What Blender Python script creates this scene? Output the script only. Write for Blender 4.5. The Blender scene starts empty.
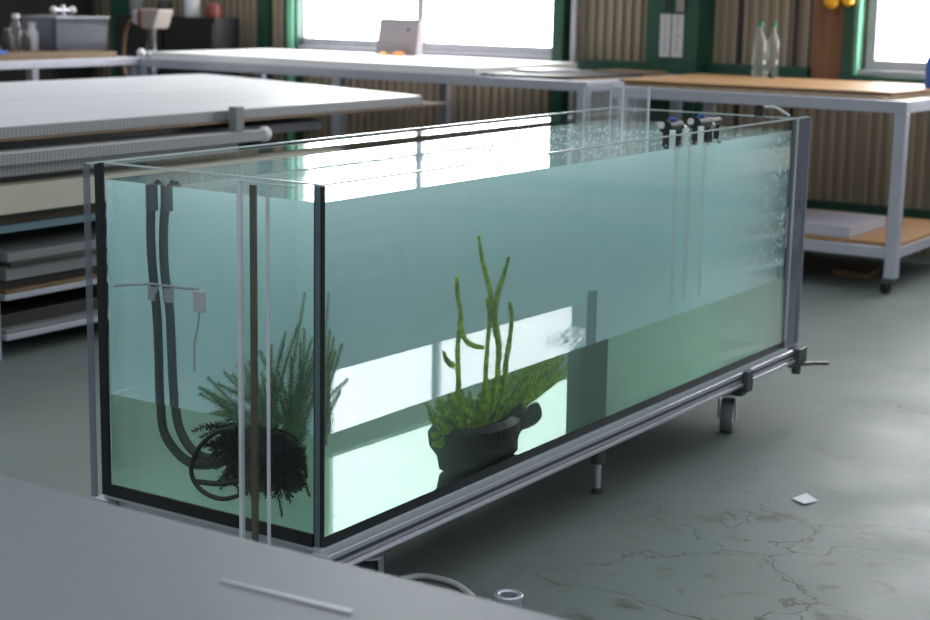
import bpy, bmesh, math, random
from mathutils import Vector, Matrix
random.seed(7)
C = bpy.context.scene.collection
sc = bpy.context.scene
# ---------------------------------------------------------------- camera maths
LENS, YAW, PIT, ROLL, HC = 62.924, 0.579516, 0.193532, 0.019261, 1.32095
FPX = LENS * 930 / 36
_fw = Vector((-math.sin(YAW)*math.cos(PIT), math.cos(YAW)*math.cos(PIT), -math.sin(PIT)))
_rt = Vector((math.cos(YAW), math.sin(YAW), 0)); _up = _rt.cross(_fw)
CR = _rt*math.cos(ROLL) + _up*math.sin(ROLL); CU = -_rt*math.sin(ROLL) + _up*math.cos(ROLL)
CO = Vector((0, 0, HC))
def ray(x, y): return _fw + CR*((x-465)/FPX) - CU*((y-310)/FPX)
def at(x, y, ax, val):
    d = ray(x, y); return CO + d*((val-CO[ax])/d[ax])
def aX(x, y, v): return at(x, y, 0, v)
def aY(x, y, v): return at(x, y, 1, v)
def aZ(x, y, v): return at(x, y, 2, v)
# tank numbers
XR, Y0, W, L, Z0, Z1 = -1.945, 2.46, 0.612, 2.40, 0.216, 0.947
XL, Y1 = XR-W, Y0+L
ZW, ZI = 0.912, 0.440           # water level, surface between the two liquids
GT = 0.012                      # glass thickness
N1, N2 = 1.33, 1.25
def tank(x, y, ax, val):
    """point inside the tank that shows at a pixel, through the flat glass"""
    if x >= 322: p = aX(x, y, XR); n = Vector((1, 0, 0))
    else: p = aY(x, y, Y0); n = Vector((0, -1, 0))
    d = (p-CO).normalized(); eta = 1/(N1 if p.z > ZI else N2)
    c = -d.dot(n); k = 1-eta*eta*(1-c*c)
    r = d*eta + n*(eta*c-math.sqrt(k))
    return p + r*((val-p[ax])/r[ax])
# ---------------------------------------------------------------- materials
def new_mat(name):
    m = bpy.data.materials.new(name); m.use_nodes = True
    nt = m.node_tree; nt.nodes.clear()
    out = nt.nodes.new('ShaderNodeOutputMaterial')
    return m, nt, out
def N(nt, t, **kw):
    n = nt.nodes.new(t)
    for k, v in kw.items():
        if hasattr(n, k): setattr(n, k, v)
        else: n.inputs[k.replace('_', ' ')].default_value = v
    return n
def lk(nt, a, b): nt.links.new(a, b)
def pbr(name, col, rough=.5, metal=0, var=.12, scale=8, spec=.5, bump=0, bscale=60, coat=0, stretch=None):
    m, nt, out = new_mat(name)
    b = N(nt, 'ShaderNodeBsdfPrincipled'); b.inputs['Roughness'].default_value = rough; b.inputs['Metallic'].default_value = metal
    b.inputs['Specular IOR Level'].default_value = spec
    b.inputs['Coat Weight'].default_value = coat
    tc = N(nt, 'ShaderNodeTexCoord'); mp = N(nt, 'ShaderNodeMapping'); lk(nt, tc.outputs['Object'], mp.inputs[0])
    if stretch: mp.inputs['Scale'].default_value = stretch
    no = N(nt, 'ShaderNodeTexNoise'); no.inputs['Scale'].default_value = scale; no.inputs['Detail'].default_value = 4
    lk(nt, mp.outputs[0], no.inputs['Vector'])
    r = N(nt, 'ShaderNodeValToRGB')
    r.color_ramp.elements[0].color = tuple(c*(1-var) for c in col)+(1,); r.color_ramp.elements[0].position = .3
    r.color_ramp.elements[1].color = tuple(min(1, c*(1+var)) for c in col)+(1,); r.color_ramp.elements[1].position = .7
    lk(nt, no.outputs['Fac'], r.inputs[0]); lk(nt, r.outputs[0], b.inputs['Base Color'])
    if bump:
        n2 = N(nt, 'ShaderNodeTexNoise'); n2.inputs['Scale'].default_value = bscale; lk(nt, mp.outputs[0], n2.inputs['Vector'])
        bp = N(nt, 'ShaderNodeBump'); bp.inputs['Strength'].default_value = bump; bp.inputs['Distance'].default_value = .01
        lk(nt, n2.outputs['Fac'], bp.inputs['Height']); lk(nt, bp.outputs[0], b.inputs['Normal'])
    lk(nt, b.outputs[0], out.inputs[0]); return m
def clear_mat(name, tint=(.97, .985, .98), edge=.35, base=.02, milky=0, milk=(.6, .6, .66)):
    """clear sheet: straight-through with a mirror sheen that grows at grazing angles"""
    m, nt, out = new_mat(name)
    t = N(nt, 'ShaderNodeBsdfTransparent'); t.inputs[0].default_value = tint+(1,)
    g = N(nt, 'ShaderNodeBsdfGlossy'); g.inputs['Roughness'].default_value = 0.0; g.inputs[0].default_value = (1, 1, 1, 1)
    lw = N(nt, 'ShaderNodeLayerWeight'); lw.inputs[0].default_value = .5
    p = N(nt, 'ShaderNodeMath', operation='POWER'); lk(nt, lw.outputs['Facing'], p.inputs[0]); p.inputs[1].default_value = 4
    ma = N(nt, 'ShaderNodeMath', operation='MULTIPLY_ADD'); lk(nt, p.outputs[0], ma.inputs[0]); ma.inputs[1].default_value = edge; ma.inputs[2].default_value = base
    mx = N(nt, 'ShaderNodeMixShader'); lk(nt, ma.outputs[0], mx.inputs[0]); lk(nt, t.outputs[0], mx.inputs[1]); lk(nt, g.outputs[0], mx.inputs[2])
    last = mx
    if milky:
        d = N(nt, 'ShaderNodeBsdfDiffuse'); d.inputs[0].default_value = milk+(1,)
        tr = N(nt, 'ShaderNodeBsdfTranslucent'); tr.inputs[0].default_value = milk+(1,)
        a = N(nt, 'ShaderNodeMixShader'); a.inputs[0].default_value = .5; lk(nt, d.outputs[0], a.inputs[1]); lk(nt, tr.outputs[0], a.inputs[2])
        m2 = N(nt, 'ShaderNodeMixShader'); m2.inputs[0].default_value = milky; lk(nt, mx.outputs[0], m2.inputs[1]); lk(nt, a.outputs[0], m2.inputs[2])
        last = m2
    lk(nt, last.outputs[0], out.inputs[0]); return m
def water_mat(name, upper):
    m, nt, out = new_mat(name)
    ge = N(nt, 'ShaderNodeNewGeometry'); sx = N(nt, 'ShaderNodeSeparateXYZ'); lk(nt, ge.outputs['Position'], sx.inputs[0])
    def mask(op, v):
        k = N(nt, 'ShaderNodeMath', operation=op); lk(nt, sx.outputs['Z'], k.inputs[0]); k.inputs[1].default_value = v; return k.outputs[0]
    side = N(nt, 'ShaderNodeBsdfGlass'); side.inputs['Roughness'].default_value = 0; side.inputs['IOR'].default_value = N1 if upper else N2
    def surf(ior, bumpnodes=None, both=False):
        t = N(nt, 'ShaderNodeBsdfTransparent'); g = N(nt, 'ShaderNodeBsdfGlossy'); g.inputs['Roughness'].default_value = 0; g.inputs[0].default_value = (1, 1, 1, 1)
        f = N(nt, 'ShaderNodeFresnel'); f.inputs[0].default_value = ior
        if both:
            mrr = N(nt, 'ShaderNodeMapRange'); lk(nt, ge.outputs['Backfacing'], mrr.inputs[0]); mrr.inputs[3].default_value = ior; mrr.inputs[4].default_value = 1/ior; lk(nt, mrr.outputs[0], f.inputs[0])
        if bumpnodes: lk(nt, bumpnodes, g.inputs['Normal'])
        x = N(nt, 'ShaderNodeMixShader'); lk(nt, f.outputs[0], x.inputs[0]); lk(nt, t.outputs[0], x.inputs[1]); lk(nt, g.outputs[0], x.inputs[2]); return x.outputs[0]
    def ripple(strength, scale, centre=None, rad=.3, base=0.0, dist=.002):
        no = N(nt, 'ShaderNodeTexNoise'); no.inputs['Scale'].default_value = scale; no.inputs['Detail'].default_value = 2; lk(nt, ge.outputs['Position'], no.inputs['Vector'])
        bp = N(nt, 'ShaderNodeBump'); bp.inputs['Strength'].default_value = strength; bp.inputs['Distance'].default_value = dist; lk(nt, no.outputs['Fac'], bp.inputs['Height'])
        if centre:
            vm = N(nt, 'ShaderNodeVectorMath', operation='DISTANCE'); lk(nt, ge.outputs['Position'], vm.inputs[0]); vm.inputs[1].default_value = centre
            mr = N(nt, 'ShaderNodeMapRange'); lk(nt, vm.outputs['Value'], mr.inputs[0]); mr.inputs[1].default_value = 0; mr.inputs[2].default_value = rad; mr.inputs[3].default_value = strength; mr.inputs[4].default_value = base
            lk(nt, mr.outputs[0], bp.inputs['Strength'])
        return bp.outputs[0]
    if upper:
        top = surf(N1, ripple(.05, 30), True); bot = surf(N1/1.215, ripple(1.0, 38, tuple(tank(572, 338, 2, ZI)), .20, .0, .0035))
        m1 = N(nt, 'ShaderNodeMixShader'); lk(nt, mask('GREATER_THAN', ZW-.00003), m1.inputs[0]); lk(nt, side.outputs[0], m1.inputs[1]); lk(nt, top, m1.inputs[2])
        m2 = N(nt, 'ShaderNodeMixShader'); lk(nt, mask('LESS_THAN', ZI+.00003), m2.inputs[0]); lk(nt, m1.outputs[0], m2.inputs[1]); lk(nt, bot, m2.inputs[2])
        dens, sca, absd, abc = UP
    else:
        tt = N(nt, 'ShaderNodeBsdfTransparent'); bot = surf(N2)
        m1 = N(nt, 'ShaderNodeMixShader'); lk(nt, mask('GREATER_THAN', ZI-.00025), m1.inputs[0]); lk(nt, side.outputs[0], m1.inputs[1]); lk(nt, tt.outputs[0], m1.inputs[2])
        m2 = N(nt, 'ShaderNodeMixShader'); lk(nt, mask('LESS_THAN', Z0+.00103), m2.inputs[0]); lk(nt, m1.outputs[0], m2.inputs[1]); lk(nt, bot, m2.inputs[2])
        dens, sca, absd, abc = LO
    lk(nt, m2.outputs[0], out.inputs['Surface'])
    vs = N(nt, 'ShaderNodeVolumeScatter'); vs.inputs['Color'].default_value = sca+(1,); vs.inputs['Density'].default_value = dens; vs.inputs['Anisotropy'].default_value = .4
    va = N(nt, 'ShaderNodeVolumeAbsorption'); va.inputs['Color'].default_value = abc+(1,); va.inputs['Density'].default_value = absd
    ad = N(nt, 'ShaderNodeAddShader'); lk(nt, vs.outputs[0], ad.inputs[0]); lk(nt, va.outputs[0], ad.inputs[1]); lk(nt, ad.outputs[0], out.inputs['Volume'])
    return m
def emit_mat(name, col, s):
    m, nt, out = new_mat(name); e = N(nt, 'ShaderNodeEmission'); e.inputs[0].default_value = col+(1,); e.inputs[1].default_value = s
    lk(nt, e.outputs[0], out.inputs[0]); return m
def floor_mat():
    m, nt, out = new_mat('painted_concrete')
    b = N(nt, 'ShaderNodeBsdfPrincipled'); tc = N(nt, 'ShaderNodeTexCoord')
    def noise(s, d=5, dist=0.):
        n = N(nt, 'ShaderNodeTexNoise'); n.inputs['Scale'].default_value = s; n.inputs['Detail'].default_value = d; n.inputs['Distortion'].default_value = dist
        lk(nt, tc.outputs['Object'], n.inputs['Vector']); return n
    def ramp(src, p0, c0, p1, c1):
        r = N(nt, 'ShaderNodeValToRGB'); e = r.color_ramp.elements; e[0].position = p0; e[0].color = c0+(1,); e[1].position = p1; e[1].color = c1+(1,)
        lk(nt, src, r.inputs[0]); return r
    base = ramp(noise(1.6, 6).outputs['Fac'], .3, FLOOR_A, .7, FLOOR_B)
    # cracks: warped cell borders that come and go
    wn = noise(5, 5); mv = N(nt, 'ShaderNodeVectorMath', operation='MULTIPLY_ADD'); lk(nt, wn.outputs['Color'], mv.inputs[0]); mv.inputs[1].default_value = (.35, .35, .35); lk(nt, tc.outputs['Object'], mv.inputs[2])
    vo = N(nt, 'ShaderNodeTexVoronoi', feature='DISTANCE_TO_EDGE'); vo.inputs['Scale'].default_value = 2.1; lk(nt, mv.outputs[0], vo.inputs['Vector'])
    ck = ramp(vo.outputs['Distance'], .002, (.85, .85, .85), .009, (0, 0, 0))
    pat = ramp(noise(1.1, 3).outputs['Fac'], .40, (0, 0, 0), .52, (1, 1, 1))
    sx = N(nt, 'ShaderNodeSeparateXYZ'); lk(nt, tc.outputs['Object'], sx.inputs[0]); zone = ramp(sx.outputs['X'], .0, (0, 0, 0), 1, (1, 1, 1)); mrz = N(nt, 'ShaderNodeMapRange'); lk(nt, sx.outputs['X'], mrz.inputs[0]); mrz.inputs[1].default_value = -2.0; mrz.inputs[2].default_value = -1.5; lk(nt, mrz.outputs[0], zone.inputs[0])
    pm = N(nt, 'ShaderNodeMath', operation='MULTIPLY'); lk(nt, pat.outputs[0], pm.inputs[0]); lk(nt, zone.outputs[0], pm.inputs[1]); pat = pm
    mul = N(nt, 'ShaderNodeMath', operation='MULTIPLY'); lk(nt, ck.outputs[0], mul.inputs[0]); lk(nt, pat.outputs[0], mul.inputs[1])
    # dirt patches
    dn = ramp(noise(9, 8, .6).outputs['Fac'], .58, (0, 0, 0), .74, (1, 1, 1))
    dm = N(nt, 'ShaderNodeMath', operation='MULTIPLY'); lk(nt, dn.outputs[0], dm.inputs[0]); lk(nt, pat.outputs[0], dm.inputs[1])
    x1 = N(nt, 'ShaderNodeMixRGB'); lk(nt, dm.outputs[0], x1.inputs[0]); lk(nt, base.outputs[0], x1.inputs[1]); x1.inputs[2].default_value = (.05, .043, .036, 1)
    x2 = N(nt, 'ShaderNodeMixRGB'); lk(nt, mul.outputs[0], x2.inputs[0]); lk(nt, x1.outputs[0], x2.inputs[1]); x2.inputs[2].default_value = (.016, .013, .012, 1)
    lk(nt, x2.outputs[0], b.inputs['Base Color'])
    rr = ramp(noise(3, 5).outputs['Fac'], .3, (.40,)*3, .7, (.55,)*3); lk(nt, rr.outputs[0], b.inputs['Roughness']); b.inputs['Specular IOR Level'].default_value = .28
    bp = N(nt, 'ShaderNodeBump'); bp.inputs['Strength'].default_value = .25; bp.inputs['Distance'].default_value = .004
    lk(nt, noise(25, 6).outputs['Fac'], bp.inputs['Height']); lk(nt, bp.outputs[0], b.inputs['Normal'])
    lk(nt, b.outputs[0], out.inputs[0]); return m
FLOOR_A, FLOOR_B = (.132, .158, .148), (.175, .202, .192)
UP = (2.8, (.75, .96, .96), 1.0, (.2, .80, .82))
LO = (2.3, (.82, .99, .88), 1.3, (.12, .66, .36))
WIN = 10.5
M = dict(
 floor=floor_mat(),
 siding=pbr('tan_siding', (.34, .275, .20), .55, var=.15, scale=3, stretch=(1, 1, .2)),
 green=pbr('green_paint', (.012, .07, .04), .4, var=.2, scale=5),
 green_lit=pbr('green_paint_lit', (.20, .52, .34), .4, var=.1),  # lighter copy of the green paint, with the window light put into its colour
 brownboard=pbr('brown_board', (.20, .085, .035), .55, var=.25, scale=4, stretch=(6, 6, .5)),
 alu=pbr('aluminium_frame', (.44, .44, .50), .45, .3, var=.06),
 win_frame=pbr('window_aluminium', (.42, .41, .44), .45, .2, var=.08),
 pane=emit_mat('daylit_frosted_glass', (.97, .99, 1.0), WIN),
 steel=pbr('brushed_steel', (.60, .60, .67), .3, .6, var=.1, scale=20, stretch=(1, 30, 1)),
 dark_steel=pbr('dark_steel', (.10, .10, .105), .4, .6, var=.15),
 black=pbr('black_sealant', (.008, .009, .011), .4, var=.2),
 seam=pbr('grey_green_sealant', (.10, .14, .15), .35, var=.1),
 rubber=pbr('grey_rubber', (.14, .145, .15), .6, var=.12),
 white=pbr('white_laminate', (.78, .77, .76), .5, var=.05, scale=3),
 panel_top=pbr('white_honeycomb_skin', (.60, .60, .62), .42, var=.06, scale=1.5, stretch=(4, .6, 1)),
 honey=None,
 ply=pbr('plywood', (.36, .195, .085), .5, var=.14, scale=3, stretch=(2, 10, 10)),
 ply_edge=pbr('plywood_edge', (.36, .26, .16), .6, var=.2, scale=20),
 dkboard=pbr('dark_board', (.025, .023, .022), .5, var=.2),
 greyboard=pbr('grey_board', (.19, .195, .20), .45, var=.1, scale=2),
 blueboard=pbr('blue_grey_board', (.16, .25, .30), .4, var=.08, scale=2),
 tanboard=pbr('cream_board', (.50, .46, .38), .5, var=.06, scale=2),
 matte=pbr('matte_grey_board', (.13, .115, .10), .9, var=.1, spec=.05),
 brown=pbr('brown_edge', (.16, .095, .045), .55, var=.2),
 fore=pbr('grey_sheet', (.172, .187, .203), .5, var=.05, scale=2.5, bump=.08, bscale=14),
 streak=pbr('scuffed_white', (.50, .52, .54), .45, var=.1),
 paper=pbr('paper', (.75, .77, .78), .7, var=.03),
 cardboard=pbr('grey_cardboard', (.30, .26, .28), .7, var=.12, scale=6),
 print=pbr('printed_grey', (.27, .28, .29), .7, var=.1),
 orange=pbr('orange_plastic', (.75, .25, .03), .45, var=.1),
 yellow=pbr('yellow_plastic', (.85, .42, .02), .4, var=.1),
 plastic=pbr('white_plastic', (.62, .60, .62), .4, var=.05),
 hose=pbr('dark_hose', (.014, .018, .021), .45, var=.2),
 blackhose=pbr('black_rubber_hose', (.014, .018, .016), .4, var=.2),
 leaf=pbr('bush_green', (.22, .38, .13), .5, var=.45, scale=90),
 leafdark=pbr('dark_root', (.030, .026, .018), .6, var=.4, scale=30),
 stem=pbr('stem_green', (.10, .15, .05), .5, var=.3, scale=40),
 lime=pbr('lime_green', (.50, .66, .06), .5, var=.45, scale=60),
 driftwood=pbr('dark_driftwood', (.011, .013, .011), .6, var=.3, scale=25, bump=.4, bscale=40),
 teal_post=pbr('dark_slate_plastic', (.012, .014, .013), .5, var=.2),
 bubble=pbr('bubble_white', (.75, .82, .82), .2, var=.05),
 tube=clear_mat('pale_tubing', (.9, .95, .95), .1, .02, .75, (.92, .98, .97)),
 bluep=pbr('blue_plastic', (.02, .10, .42), .4, var=.1),
 tealcap=pbr('green_cap', (.01, .18, .12), .4, var=.1),
 redp=pbr('red_plastic', (.20, .035, .03), .4, var=.1),
 cream=pbr('cream_enamel', (.29, .25, .23), .4, var=.08),
 lilac=pbr('lilac_grey_plastic', (.42, .40, .46), .4, var=.06),
 glass=clear_mat('clear_glass', (.985, .995, .99), .25, .012),
 acrylic=clear_mat('clear_acrylic', (.97, .98, .985), .35, .02, .04, (.7, .72, .78)),
 flange=clear_mat('greyed_acrylic', (.80, .82, .88), .3, .04, .45, (.24, .24, .29)),  # grey milkiness stands for reflection and haze on the clear pane

 reflect_ledge=clear_mat('reflecting_glass', (.97, .985, .98), .6, .02),
 edge=pbr('polished_glass_edge', (.50, .56, .57), .25, var=.08, scale=30),
 edge_w=pbr('bright_acrylic_edge', (.58, .60, .64), .3, var=.2, scale=6),
 edge_b=pbr('brown_tape', (.10, .085, .06), .5, var=.25),
 tubclear=clear_mat('cloudy_tub', (.7, .72, .76), .3, .05, .6, (.19, .195, .23)),
 bottle=clear_mat('clear_bottle', (.86, .89, .88), .6, .06, .12, (.6, .62, .6)),
)
def honey_mat():
    m, nt, out = new_mat('perforated_panel_edge')
    b = N(nt, 'ShaderNodeBsdfPrincipled'); b.inputs['Roughness'].default_value = .5
    tc = N(nt, 'ShaderNodeTexCoord'); sx = N(nt, 'ShaderNodeSeparateXYZ'); lk(nt, tc.outputs['Object'], sx.inputs[0])
    def tri(o, f):
        a = N(nt, 'ShaderNodeMath', operation='MULTIPLY'); lk(nt, o, a.inputs[0]); a.inputs[1].default_value = f
        p = N(nt, 'ShaderNodeMath', operation='FRACT'); lk(nt, a.outputs[0], p.inputs[0])
        q = N(nt, 'ShaderNodeMath', operation='GREATER_THAN'); lk(nt, p.outputs[0], q.inputs[0]); q.inputs[1].default_value = .45; return q.outputs[0]
    mu = N(nt, 'ShaderNodeMath', operation='MULTIPLY'); lk(nt, tri(sx.outputs['Y'], 55), mu.inputs[0]); lk(nt, tri(sx.outputs['Z'], 95), mu.inputs[1])
    x = N(nt, 'ShaderNodeMixRGB'); lk(nt, mu.outputs[0], x.inputs[0]); x.inputs[1].default_value = (.33, .33, .34, 1); x.inputs[2].default_value = (.13, .13, .14, 1)
    lk(nt, x.outputs[0], b.inputs['Base Color']); lk(nt, b.outputs[0], out.inputs[0]); return m
M['honey'] = honey_mat()
# ---------------------------------------------------------------- shapes
def box(bm, lo, hi):
    lo = Vector(lo); hi = Vector(hi); lo, hi = Vector(map(min, lo, hi)), Vector(map(max, lo, hi))
    v = [bm.verts.new((hi.x if i & 1 else lo.x, hi.y if i & 2 else lo.y, hi.z if i & 4 else lo.z)) for i in range(8)]
    for f in ((0, 2, 3, 1), (4, 5, 7, 6), (0, 1, 5, 4), (2, 6, 7, 3), (0, 4, 6, 2), (1, 3, 7, 5)): bm.faces.new([v[i] for i in f])
    return v
def prism(bm, pts, z0, z1):
    """pts: list of (x,y) in order; vertical prism"""
    a = [bm.verts.new((p[0], p[1], z0)) for p in pts]; b = [bm.verts.new((p[0], p[1], z1)) for p in pts]
    bm.faces.new(a[::-1]); bm.faces.new(b)
    for i in range(len(pts)): j = (i+1) % len(pts); bm.faces.new((a[i], a[j], b[j], b[i]))
def frame_of(d):
    d = d.normalized(); u = d.orthogonal().normalized(); return u, d.cross(u)
def tube(bm, pts, r, seg=10, cap=True):
    pts = [Vector(p) for p in pts]; n = len(pts)
    rs = r if isinstance(r, (list, tuple)) else [r]*n
    rings = []; u = None
    for i, p in enumerate(pts):
        d = (pts[min(i+1, n-1)]-pts[max(i-1, 0)]).normalized()
        if u is None: u = d.orthogonal().normalized()
        else: u = (u-d*u.dot(d)).normalized()
        v = d.cross(u)
        rings.append([bm.verts.new(p+(u*math.cos(2*math.pi*k/seg)+v*math.sin(2*math.pi*k/seg))*rs[i]) for k in range(seg)])
    for a, b in zip(rings, rings[1:]):
        for k in range(seg): j = (k+1) % seg; bm.faces.new((a[k], a[j], b[j], b[k]))
    if cap: bm.faces.new(rings[0][::-1]); bm.faces.new(rings[-1])
def smooth_path(pts, n=8):
    pts = [Vector(p) for p in pts]; out = []
    P = [pts[0]*2-pts[1]]+pts+[pts[-1]*2-pts[-2]]
    for i in range(1, len(P)-2):
        for k in range(n):
            t = k/n; a, b, c, d = P[i-1:i+3]
            out.append(.5*((2*b)+(c-a)*t+(2*a-5*b+4*c-d)*t*t+(3*b-a-3*c+d)*t**3))
    out.append(pts[-1]); return out
def lathe(bm, c, prof, seg=24, ax=Vector((0, 0, 1))):
    c = Vector(c); u, v = frame_of(ax); ax = ax.normalized(); rings = []
    for r, h in prof:
        if r < 1e-6: rings.append([bm.verts.new(c+ax*h)])
        else: rings.append([bm.verts.new(c+ax*h+(u*math.cos(2*math.pi*k/seg)+v*math.sin(2*math.pi*k/seg))*r) for k in range(seg)])
    for a, b in zip(rings, rings[1:]):
        for k in range(seg):
            j = (k+1) % seg
            if len(a) == 1 and len(b) == 1: continue
            if len(a) == 1: bm.faces.new((a[0], b[k], b[j]))
            elif len(b) == 1: bm.faces.new((a[k], a[j], b[0]))
            else: bm.faces.new((a[k], a[j], b[j], b[k]))
    return rings
def ball(bm, c, r, sub=1):
    g = bmesh.ops.create_icosphere(bm, subdivisions=sub, radius=r, matrix=Matrix.Translation(Vector(c))); return g['verts']
def root_loc(o):
    v = Vector((0, 0, 0))
    while o: v += o.location; o = o.parent
    return v
def obj(name, bm, m, parent=None, smooth=False, bev=0, loc=None):
    """world-space bmesh -> one mesh object"""
    bmesh.ops.recalc_face_normals(bm, faces=bm.faces[:])
    org = root_loc(parent) if parent else Vector(loc) if loc else Vector((0, 0, 0))
    bmesh.ops.translate(bm, verts=bm.verts[:], vec=-org)
    me = bpy.data.meshes.new(name); bm.to_mesh(me); bm.free()
    if smooth: me.polygons.foreach_set('use_smooth', [True]*len(me.polygons))
    mats = m if isinstance(m, (list, tuple)) else [m]
    for k in mats: me.materials.append(k)
    o = bpy.data.objects.new(name, me); C.objects.link(o)
    if parent: o.parent = parent
    elif loc: o.location = loc
    if bev:
        b = o.modifiers.new('bevel', 'BEVEL'); b.width = bev; b.segments = 2; b.limit_method = 'ANGLE'
    if smooth and bev == 0:
        try: me.set_sharp_from_angle(angle=math.radians(42))
        except Exception: pass
    return o
def tag(o, label, cat, group=None):
    o['label'] = label; o['category'] = cat
    if group: o['group'] = group
    return o
def thing(name, loc, label=None, cat=None, group=None):
    o = bpy.data.objects.new(name, None); o.empty_display_size = .1; C.objects.link(o); o.location = loc
    if label: tag(o, label, cat, group)
    return o
def struct(o): o['kind'] = 'structure'; return o
B = bmesh.new
def bx(name, lo, hi, m, parent=None, bev=0, loc=None):
    bm = B(); box(bm, lo, hi); return obj(name, bm, m, parent, bev=bev, loc=loc)
# ---------------------------------------------------------------- setting
bm = B(); box(bm, (-12, -1.5, -.1), (2.5, 9.0, 0)); struct(obj('floor', bm, M['floor']))
YW = 8.472
def corrug(bm, x0, x1, z0, z1, per=.060, dep=.026):
    """trapezoid-ribbed sheet with thickness, ribs towards the room"""
    xs = []; x = x0
    while x < x1:
        for f, d in ((0, 0), (.45, 0), (.55, dep), (.9, dep)):
            q = x+f*per
            if q < x1: xs.append((q, YW-d))
        x += per
    xs.append((x1, YW))
    front0 = [bm.verts.new((q, y, z0)) for q, y in xs]; front1 = [bm.verts.new((q, y, z1)) for q, y in xs]
    back0 = [bm.verts.new((q, YW+.06, z0)) for q in (x0, x1)]; back1 = [bm.verts.new((q, YW+.06, z1)) for q in (x0, x1)]
    for i in range(len(xs)-1): bm.faces.new((front0[i], front0[i+1], front1[i+1], front1[i]))
    bm.faces.new((back0[1], back0[0], back1[0], back1[1]))
bm = B(); box(bm, (-11.95, -1.5, 0), (-11.8, YW+.06, 4.3)); struct(obj('wall_left', bm, M['siding']))
W1 = (-6.88, -4.90, .955, 3.9); W2 = (-3.02, -1.1, .955, 2.5)
bm = B()
for x0, x1, z0, z1 in ((-11.8, W1[0], 0, 4.3), (W1[0], W1[1], 0, W1[2]), (W1[0], W1[1], W1[3], 4.3), (W1[1], W2[0], 0, 4.3), (W2[0], W2[1], 0, W2[2]), (W2[0], W2[1], W2[3], 4.3), (W2[1], 2.3, 0, 4.3)):
    corrug(bm, x0, x1, z0, z1)
struct(obj('wall_back', bm, M['siding']))
def window(n, w, mull):
    x0, x1, z0, z1 = w; r = struct(thing('window_%d' % n, (x0, YW, z0)))
    fw = .05
    bm = B()
    box(bm, (x0, YW-.03, z0), (x0+fw, YW+.05, z1)); box(bm, (x1-fw, YW-.03, z0), (x1, YW+.05, z1))
    box(bm, (x0+fw, YW-.03, z0), (x1-fw, YW+.05, z0+fw)); box(bm, (x0+fw, YW-.03, z1-fw), (x1-fw, YW+.05, z1))
    for k in mull: box(bm, (k-.025, YW-.025, z0+fw), (k+.025, YW+.045, z1-fw))
    obj('window_frame', bm, M['win_frame'], r, bev=.004)
    ks = [x0+fw]+[v for k in mull for v in (k-.025, k+.025)]+[x1-fw]
    for a, b in zip(ks[::2], ks[1::2]): bx('pane', (a, YW+.015, z0+fw), (b, YW+.025, z1-fw), M['pane'], r)
    bx('sill', (x0-.02, YW-.08, z0-.03), (x1+.02, YW+.02, z0), M['win_frame'], r, bev=.004)
    return r
window(1, W1, [-5.906]); window(2, W2, [-2.06])
# green steel members and boards on the wall
T = [0]
def trim(lo, hi, m, bev=.004):
    T[0] += 1; return struct(bx('trim_%d' % T[0], lo, hi, m, bev=bev))
xg = aY(293, 20, 8.40).x
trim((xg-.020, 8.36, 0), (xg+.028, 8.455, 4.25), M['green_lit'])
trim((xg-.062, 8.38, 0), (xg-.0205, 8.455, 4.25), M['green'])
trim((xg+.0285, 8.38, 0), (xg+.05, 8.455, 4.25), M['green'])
trim((-7.19, 8.40, 0), (-7.11, 8.456, 4.25), M['green'])
trim((-4.90, 8.36, 0), (-4.825, 8.455, 4.25), M['green'])
trim((-4.775, 8.36, 0), (-4.74, 8.40, 4.25), M['win_frame'])
trim((-4.70, 8.33, .86), (-4.25, 8.455, .945), M['green'])
trim((-3.90, 8.36, .87), (-3.31, 8.455, .955), M['green'])
trim((-3.30, 8.385, .84), (-3.13, 8.455, 4.25), M['brownboard'])
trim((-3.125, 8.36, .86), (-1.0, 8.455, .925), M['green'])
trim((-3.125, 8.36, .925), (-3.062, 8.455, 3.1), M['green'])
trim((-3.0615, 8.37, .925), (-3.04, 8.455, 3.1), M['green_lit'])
trim((-4.8, 8.40, .16), (2.2, 8.455, .24), M['green'])
trim((-8.45, 8.30, 0), (-8.27, 8.455, 4.25), M['green'])
bm = B(); box(bm, (-4.215, 8.22, 0), (-3.90, 8.456, 4.25)); struct(obj('column_steel', bm, M['green'], bev=.006))
# dividing seams of the siding: dark battens
for x in (-3.74, -3.42): trim((x-.012, 8.44, 0), (x+.012, 8.457, 4.25), M['dkboard'], 0)
# ---------------------------------------------------------------- aquarium
aq = thing('aquarium', ((XL+XR)/2, (Y0+Y1)/2, Z0-.012), 'long clear glass tank of teal water in two layers on the low wheeled frame', 'aquarium')
g = GT
bx('side_pane', (XR-g, Y0, Z0), (XR, Y1+.10, Z1), M['glass'], aq)
WD = .045
bm = B(); prism(bm, [(XL+.001, Y0-.030), (XL+g+.001, Y0-.030), (XL+g-WD, Y1), (XL-WD, Y1)], Z0, Z1); obj('side_pane', bm, M['glass'], aq)
bx('end_pane', (XL+g+.0005, Y0, Z0), (XR-g-.0005, Y0+g, Z1), M['glass'], aq)
bx('end_pane', (XL-WD+g+.0015, Y1-g, Z0), (XR-g-.0005, Y1, Z1), M['glass'], aq)
bx('base_pane', (XL, Y0, Z0-.012), (XR, Y1, Z0-.001), M['edge'], aq)
bm = B(); prism(bm, [(XL+g+.002, Y0+g+.001), (XR-g-.001, Y0+g+.001), (XR-g-.001, Y1-g-.001), (XL-WD+g+.002, Y1-g-.001)], ZI, ZW); obj('upper_water', bm, water_mat('teal_water', True), aq)
LOW = bx('lower_water', (XL+g+.001, Y0+g+.001, Z0+.001), (XR-g-.001, Y1-g-.001, ZI-.0002), water_mat('green_water', False), aq)
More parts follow.
